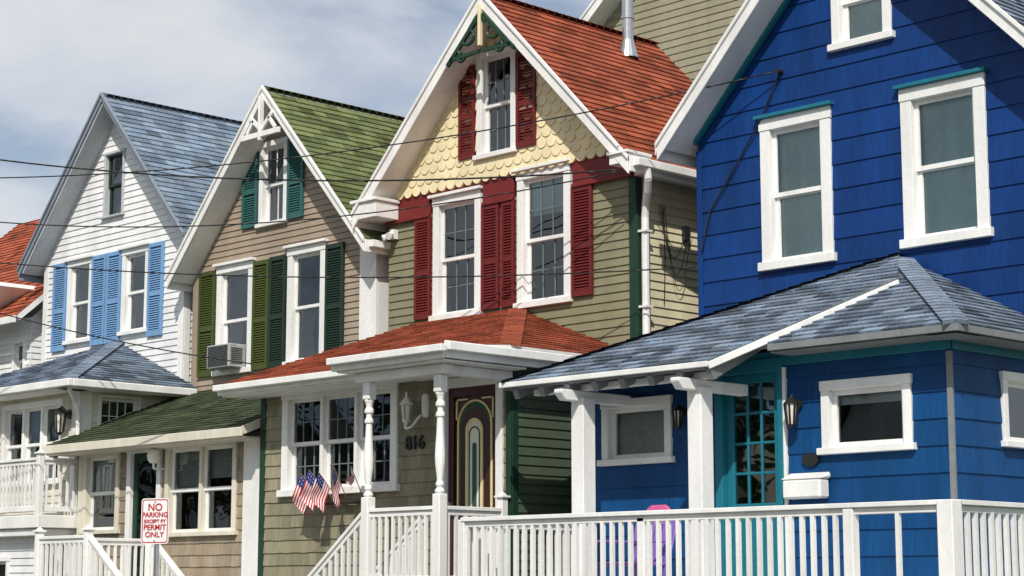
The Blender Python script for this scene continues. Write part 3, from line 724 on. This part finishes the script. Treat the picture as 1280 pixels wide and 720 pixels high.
# ================================================================== far-left house & rear house
H=Thing('orange_roof_house')
fr=front(F);ops=[window(H,fr,-32.2,-31.75,5.4,6.2,tw=.06)]
wall(H,'front_siding','white_wall',fr,[(-37,.3),(-31.6,.3),(-31.6,6.6),(-37,6.6)],ops)
wall(H,'side_siding','white_wall',rside(-31.6),[(F,.3),(24.5,.3),(24.5,6.6),(21.5,9.3),(F,6.6)])
wall(H,'side_siding','white_wall',lside(-37),[(-24.5,.3),(-F,.3),(-F,6.6),(-21.5,9.3),(-24.5,6.6)])
roof_plane(H,[(-37.3,18.0,6.55),(-31.3,18.0,6.55),(-31.3,21.4,9.5),(-37.3,21.4,9.5)],'roof_orange')
roof_plane(H,[(-37.3,24.8,6.55),(-31.3,24.8,6.55),(-31.3,21.4,9.5),(-37.3,21.4,9.5)],'roof_orange')
e=H.part('fascia','white',bevel=.006);e.box(-37.3,-31.3,17.95,18.0,6.42,6.55)
e.bar((-34.5,17.9,5.3),(-31.95,17.9,7.25),.05,.09);roof_plane(H,[(-34.5,17.93,5.36),(-32.0,17.93,7.26),(-32.0,19.0,7.26),(-34.5,19.0,5.36)],'roof_orange')
H.done()
H=Thing('beige_rear_house')
y=28.;xc=-22.6;sl=.80;zr=15.7
wall(H,'gable_siding','back_siding',front(y),[(-26.4,.3),(-18.8,.3),(-18.8,12.6),(xc,zr-.2),(-26.4,12.6)],(),LAP,row=.15)
wall(H,'side_siding','back_siding',rside(-18.8),[(y,.3),(36,.3),(36,12.6),(y,12.6)],(),LAP,row=.2)
wall(H,'side_siding','back_siding',lside(-26.4),[(-36,.3),(-y,.3),(-y,12.6),(-36,12.6)],(),LAP,row=.2)
gable_roof(H,xc,4.1,zr,zr-sl*4.1,y-.5,36,'roof_slate',rake=.25)
H.done()

# ================================================================== houses & trees across the street (seen in window reflections)
cols=['white_wall','tan_wall','offwhite','olive_wall','grey_soffit','cream']
for i in range(7):
    H=Thing('opposite_house');X0=-27-i*9.5;w=6.4;Yf=-12.5-(i%3)*.8;hh=6.2+(i%2)*.9
    W=H.part('walls',cols[i%6]);W.box(X0-w,X0,Yf-10,Yf,0,hh)
    W.prism([(X0-w,Yf,hh),(X0,Yf,hh),(X0-w/2,Yf,hh+3)],(0,-10,0))
    r=H.part('roof','roof_slate' if i%2 else 'roof_dgreen')
    for sg in(-1,1):
        r.prism([(X0-w/2,Yf+.4,hh+3.1),(X0-w/2+sg*(w/2+.4),Yf+.4,hh-.3),(X0-w/2+sg*(w/2+.4),Yf+.4,hh-.1),(X0-w/2,Yf+.4,hh+3.3)],(0,-10.8,0))
    g=H.part('windows','interior')
    t=H.part('window_frames','white')
    for zz in(1.4,4.2):
        for k in range(3):
            xx=X0-w+.8+k*1.9;t.box(xx-.1,xx+1.1,Yf+.01,Yf+.05,zz-.1,zz+1.6);g.box(xx,xx+1,Yf+.052,Yf+.06,zz,zz+1.5)
    H.done()
def tree(x,y,h):
    T=Thing('street_tree');b=T.part('trunk','bark');b.cyl((x,y,0),(x+.1,y,h*.45),.2,8,.12)
    l=T.part('foliage','leaves',recalc=False)
    cl=[]
    for i in range(9):
        a=R()*6.28;rr_=h*.22*R()+h*.06;c=Vector((x+math.cos(a)*rr_,y+math.sin(a)*rr_,h*(.5+.42*R())));cl.append(c)
        b.cyl((x+.08,y,h*.4),c,.06,5,.02)
    for c in cl:
        for k in range(170):
            d=Vector((R()-.5,R()-.5,R()-.5)).normalized()*(h*.15*(.5+.5*R()));p=c+d
            u=Vector((R()-.5,R()-.5,R()-.5)).normalized()*.16;v=u.orthogonal().normalized()*.12;q=.5+R()
            l.add([p-u,p+v,p+u,p-v],[(0,1,2,3)],(q,q,q))
    T.done()
for i,(x,h) in enumerate(((-33,8),(-44,9.5),(-57,8.5),(-70,10))):tree(x,-6.5,h)

# ================================================================== american flags
def flag(px,py,pz,ang,yaw,s=.30):
    T=Thing('american_flag')
    d=Vector((math.cos(yaw)*math.cos(ang),math.sin(yaw)*math.cos(ang),math.sin(ang)))
    base=Vector((px,py,pz));tip=base+d*.5
    T.part('stick','wood').cyl(base,tip,.006,6)
    down=Vector((0,0,-1));out=Vector((math.cos(yaw),math.sin(yaw),0))
    side=out.cross(down)
    nx,ny=15,13;W=s*1.5;Hh=s
    P={k:T.part('cloth_'+k,'flag_'+k,recalc=False) for k in('red','white','blue')}
    def pt(i,j):
        a=i/nx;b=j/ny
        o=tip-d*(Hh*b)+ (down*.75+out*.25).normalized()*W*a*.9
        return o+side*(.035*math.sin(a*7+b*2+px*9)*a+.02*math.sin(b*6+a*3)*a)
    for j in range(ny):
        for i in range(nx):
            k='blue' if (j<7 and i<6) else ('red' if j%2==0 else 'white')
            P[k].add([pt(i,j),pt(i+1,j),pt(i+1,j+1),pt(i,j+1)],[(0,1,2,3)])
    for j in range(1,7,2):
        for i in range(1,6,2):
            c=(pt(i,j)+pt(i+1,j+1))/2;e=.009
            P['white'].add([c+side*.004+d*e,c+side*.004+down*e,c+side*.004-d*e,c+side*.004-down*e],[(0,1,2,3)])
            P['white'].add([c-side*.004+d*e,c-side*.004+down*e,c-side*.004-d*e,c-side*.004-down*e],[(0,1,2,3)])
    T.done()
for k,(px,yw) in enumerate(((-19.92,-2.3),(-19.76,-2.0),(-19.62,-1.7),(-19.48,-1.2),(-19.12,-1.4))):
    flag(px,16.12,2.72+(k%2)*.04,.85 if k<4 else 1.0,yw,.27 if k<4 else .13)
T=Thing('flag_bracket');T.part('bar','black').box(-20.0,-19.05,16.08,16.15,2.68,2.72);T.done()

# ================================================================== sign
T=Thing('no_parking_sign')
fa=math.radians(28)
cx,cy,cz=-16.87,11.4,2.285
M=Matrix.Translation((cx,cy,cz))@Matrix.Rotation(fa,4,'Z')
def rr(w,h,r,n=6):
    p=[]
    for qx,qz,a0 in((w/2-r,h/2-r,0),(-w/2+r,h/2-r,90),(-w/2+r,-h/2+r,180),(w/2-r,-h/2+r,270)):
        for i in range(n+1):
            a=math.radians(a0+90*i/n);p.append((qx+r*math.cos(a),qz+r*math.sin(a)))
    return p
P=T.part('plate','flag_white');P.prism([M@Vector((a,0,b)) for a,b in rr(.32,.47,.035)],M.to_3x3()@Vector((0,.004,0)))
A=rr(.298,.448,.028);B=rr(.278,.428,.022);n=len(A)
T.part('border','sign_red',recalc=False).add([M@Vector((a,-.002,b)) for a,b in A+B],[(i,(i+1)%n,n+(i+1)%n,n+i) for i in range(n)])
T.part('post','metal').box(cx-.02,cx+.02,cy+.012,cy+.05,0,cz+.22)
b=T.part('bolts','metal')
for z in(.2,-.2):b.cyl(M@Vector((0,-.006,z)),M@Vector((0,.012,z)),.01,8)
T.done()
for i,(s,sz,z) in enumerate((('NO',.105,.108),('PARKING',.071,.042),('EXCEPT BY',.050,-.018),('PERMIT',.080,-.090),('ONLY',.080,-.165))):
    text('lettering',s,sz,M@Vector((0,-.004,z)),(math.pi/2,0,fa),'sign_red',T.e,.001,off=.0018)

# ================================================================== purple chair on the deck
T=Thing('porch_chair')
s=T.part('seat','purple',bevel=.01);X0,Y0,Z0=-13.66,15.25,1.45
s.box(X0-.27,X0+.27,Y0-.28,Y0+.22,Z0+.38,Z0+.42)
for a in(-.25,.25):
    for b in(-.25,.2):s.box(X0+a-.025,X0+a+.025,Y0+b-.025,Y0+b+.025,Z0,Z0+.38)
    s.box(X0+a-.04,X0+a+.04,Y0-.3,Y0+.25,Z0+.62,Z0+.65);s.box(X0+a-.02,X0+a+.02,Y0-.26,Y0-.22,Z0+.42,Z0+.62)
for i in range(6):
    x=X0-.25+i*.1;hh=1.0+.06*math.sin(math.pi*(i+.5)/6)
    s.prism([(x-.045,Y0+.2,Z0+.4),(x+.045,Y0+.2,Z0+.4),(x+.045,Y0+.36,Z0+hh-.1),(x-.045,Y0+.36,Z0+hh-.1)],(0,.02,0))
k=T.part('towel','pink',bevel=.02);k.prism([(X0-.17,Y0+.33,Z0+.80),(X0+.17,Y0+.33,Z0+.80),(X0+.17,Y0+.36,Z0+.99),(X0+.10,Y0+.365,Z0+1.03),(X0-.10,Y0+.365,Z0+1.03),(X0-.17,Y0+.36,Z0+.99)],(0,.05,0))
T.done()

# ================================================================== power lines
def wire(p0,p1,sag,r=.009,n=40):
    T=Thing('power_line');P=T.part('cable','black',smooth=True);p0,p1=Vector(p0),Vector(p1)
    pts=[p0.lerp(p1,i/n)-Vector((0,0,sag*4*(i/n)*(1-i/n))) for i in range(n+1)]
    P.tube(pts,r,6);T.done()
def lerpout(a,b,k):a,b=Vector(a),Vector(b);return a+(a-b)*k
wire(lerpout((-25,14,7.85),(-14.05,18.4,7.9),.25),(-14.05,18.40,7.88),.45)
wire(lerpout((-25,14,8.05),(-16.4,18.2,6.95),.25),(-16.35,18.05,6.95),.35,.012)
wire(lerpout((-25,14,7.22),(-16.4,18.0,6.95),.25),(-16.3,18.0,6.92),.5)
wire(lerpout((-25,14,6.42),(-15.4,18.3,5.5),.2),(-15.42,18.40,5.6),.25)
wire(lerpout((-24.9,14,5.65),(-20.9,15.6,4.6),.4),(-20.9,15.6,4.6),.12)

# ================================================================== ground
def sheet(name,mat,x0,x1,y0,y1,z):
    P=Part(name,mat,None);P.add([(x0,y0,z),(x1,y0,z),(x1,y1,z),(x0,y1,z)],[(0,1,2,3)]);P.done()
sheet('ground','grass',-600,600,-600,600,0)
sheet('road','asphalt',-300,300,-1.5,10.7,.004)
sheet('road_centre_line','line_yellow',-300,300,4.5,4.62,.008)
sheet('road_centre_line','line_yellow',-300,300,4.74,4.86,.008)
P=Part('kerb','concrete',None,bevel=.02);P.box(-300,300,10.7,10.85,0,.13);P.box(-300,300,-1.65,-1.5,0,.13);P.done()
P=Part('pavement','concrete',None);P.box(-300,300,11.9,13.4,-.1,.10);P.box(-300,300,-4.2,-2.6,-.1,.10);P.done()

# ================================================================== camera, light, sky
cam=bpy.data.cameras.new('Camera');co=bpy.data.objects.new('Camera',cam);COL.objects.link(co)
co.location=(0,0,1.6);pitch=math.atan(375/2400)
co.rotation_euler=(math.pi/2+pitch,0,math.atan2(.713,.701))
cam.sensor_width=36;cam.lens=67.5;cam.clip_end=2000;scene.camera=co
S=Vector((.50,-.62,.74)).normalized()
sd=bpy.data.lights.new('Sun','SUN');sd.energy=4.2;sd.angle=math.radians(.5);sd.color=(1,.95,.87)
so=bpy.data.objects.new('Sun',sd);COL.objects.link(so);so.rotation_euler=S.to_track_quat('Z','Y').to_euler();so.location=(10,-10,30)
w=bpy.data.worlds.new('World');scene.world=w;w.use_nodes=True
N=w.node_tree.nodes;L=w.node_tree.links;N.clear()
out=N.new('ShaderNodeOutputWorld');bg=N.new('ShaderNodeBackground');bg.inputs[1].default_value=.09
sk=N.new('ShaderNodeTexSky');sk.sky_type='NISHITA';sk.sun_disc=False;sk.sun_elevation=math.asin(S.z);sk.sun_rotation=math.atan2(S.x,S.y)
sk.air_density=1.0;sk.dust_density=1.0;sk.ozone_density=2.0
tc=N.new('ShaderNodeTexCoord');mp=N.new('ShaderNodeMapping');mp.inputs['Scale'].default_value=(1,1,2.6);mp.inputs['Location'].default_value=(.35,.2,.1)
L.new(tc.outputs['Generated'],mp.inputs[0])
n=N.new('ShaderNodeTexNoise');n.inputs['Scale'].default_value=4.2;n.inputs['Detail'].default_value=5;n.inputs['Roughness'].default_value=.52;n.inputs['Distortion'].default_value=.4
L.new(mp.outputs[0],n.inputs['Vector'])
cr=N.new('ShaderNodeValToRGB');cr.color_ramp.elements[0].position=.38;cr.color_ramp.elements[1].position=.60;cr.color_ramp.elements[0].color=(.22,.22,.22,1);cr.color_ramp.elements[1].color=(.96,.96,.96,1)
L.new(n.outputs[0],cr.inputs[0])
c2=N.new('ShaderNodeValToRGB');c2.color_ramp.elements[0].position=.50;c2.color_ramp.elements[1].position=.72;c2.color_ramp.elements[0].color=(9.0,9.2,9.5,1);c2.color_ramp.elements[1].color=(7.0,7.3,7.8,1)
L.new(n.outputs[0],c2.inputs[0])
mx=N.new('ShaderNodeMix');mx.data_type='RGBA';L.new(cr.outputs[0],mx.inputs[0]);L.new(sk.outputs[0],mx.inputs[6]);L.new(c2.outputs[0],mx.inputs[7])
L.new(mx.outputs[2],bg.inputs[0]);L.new(bg.outputs[0],out.inputs[0])
scene.view_settings.view_transform='Standard';scene.view_settings.look='None';scene.view_settings.exposure=0
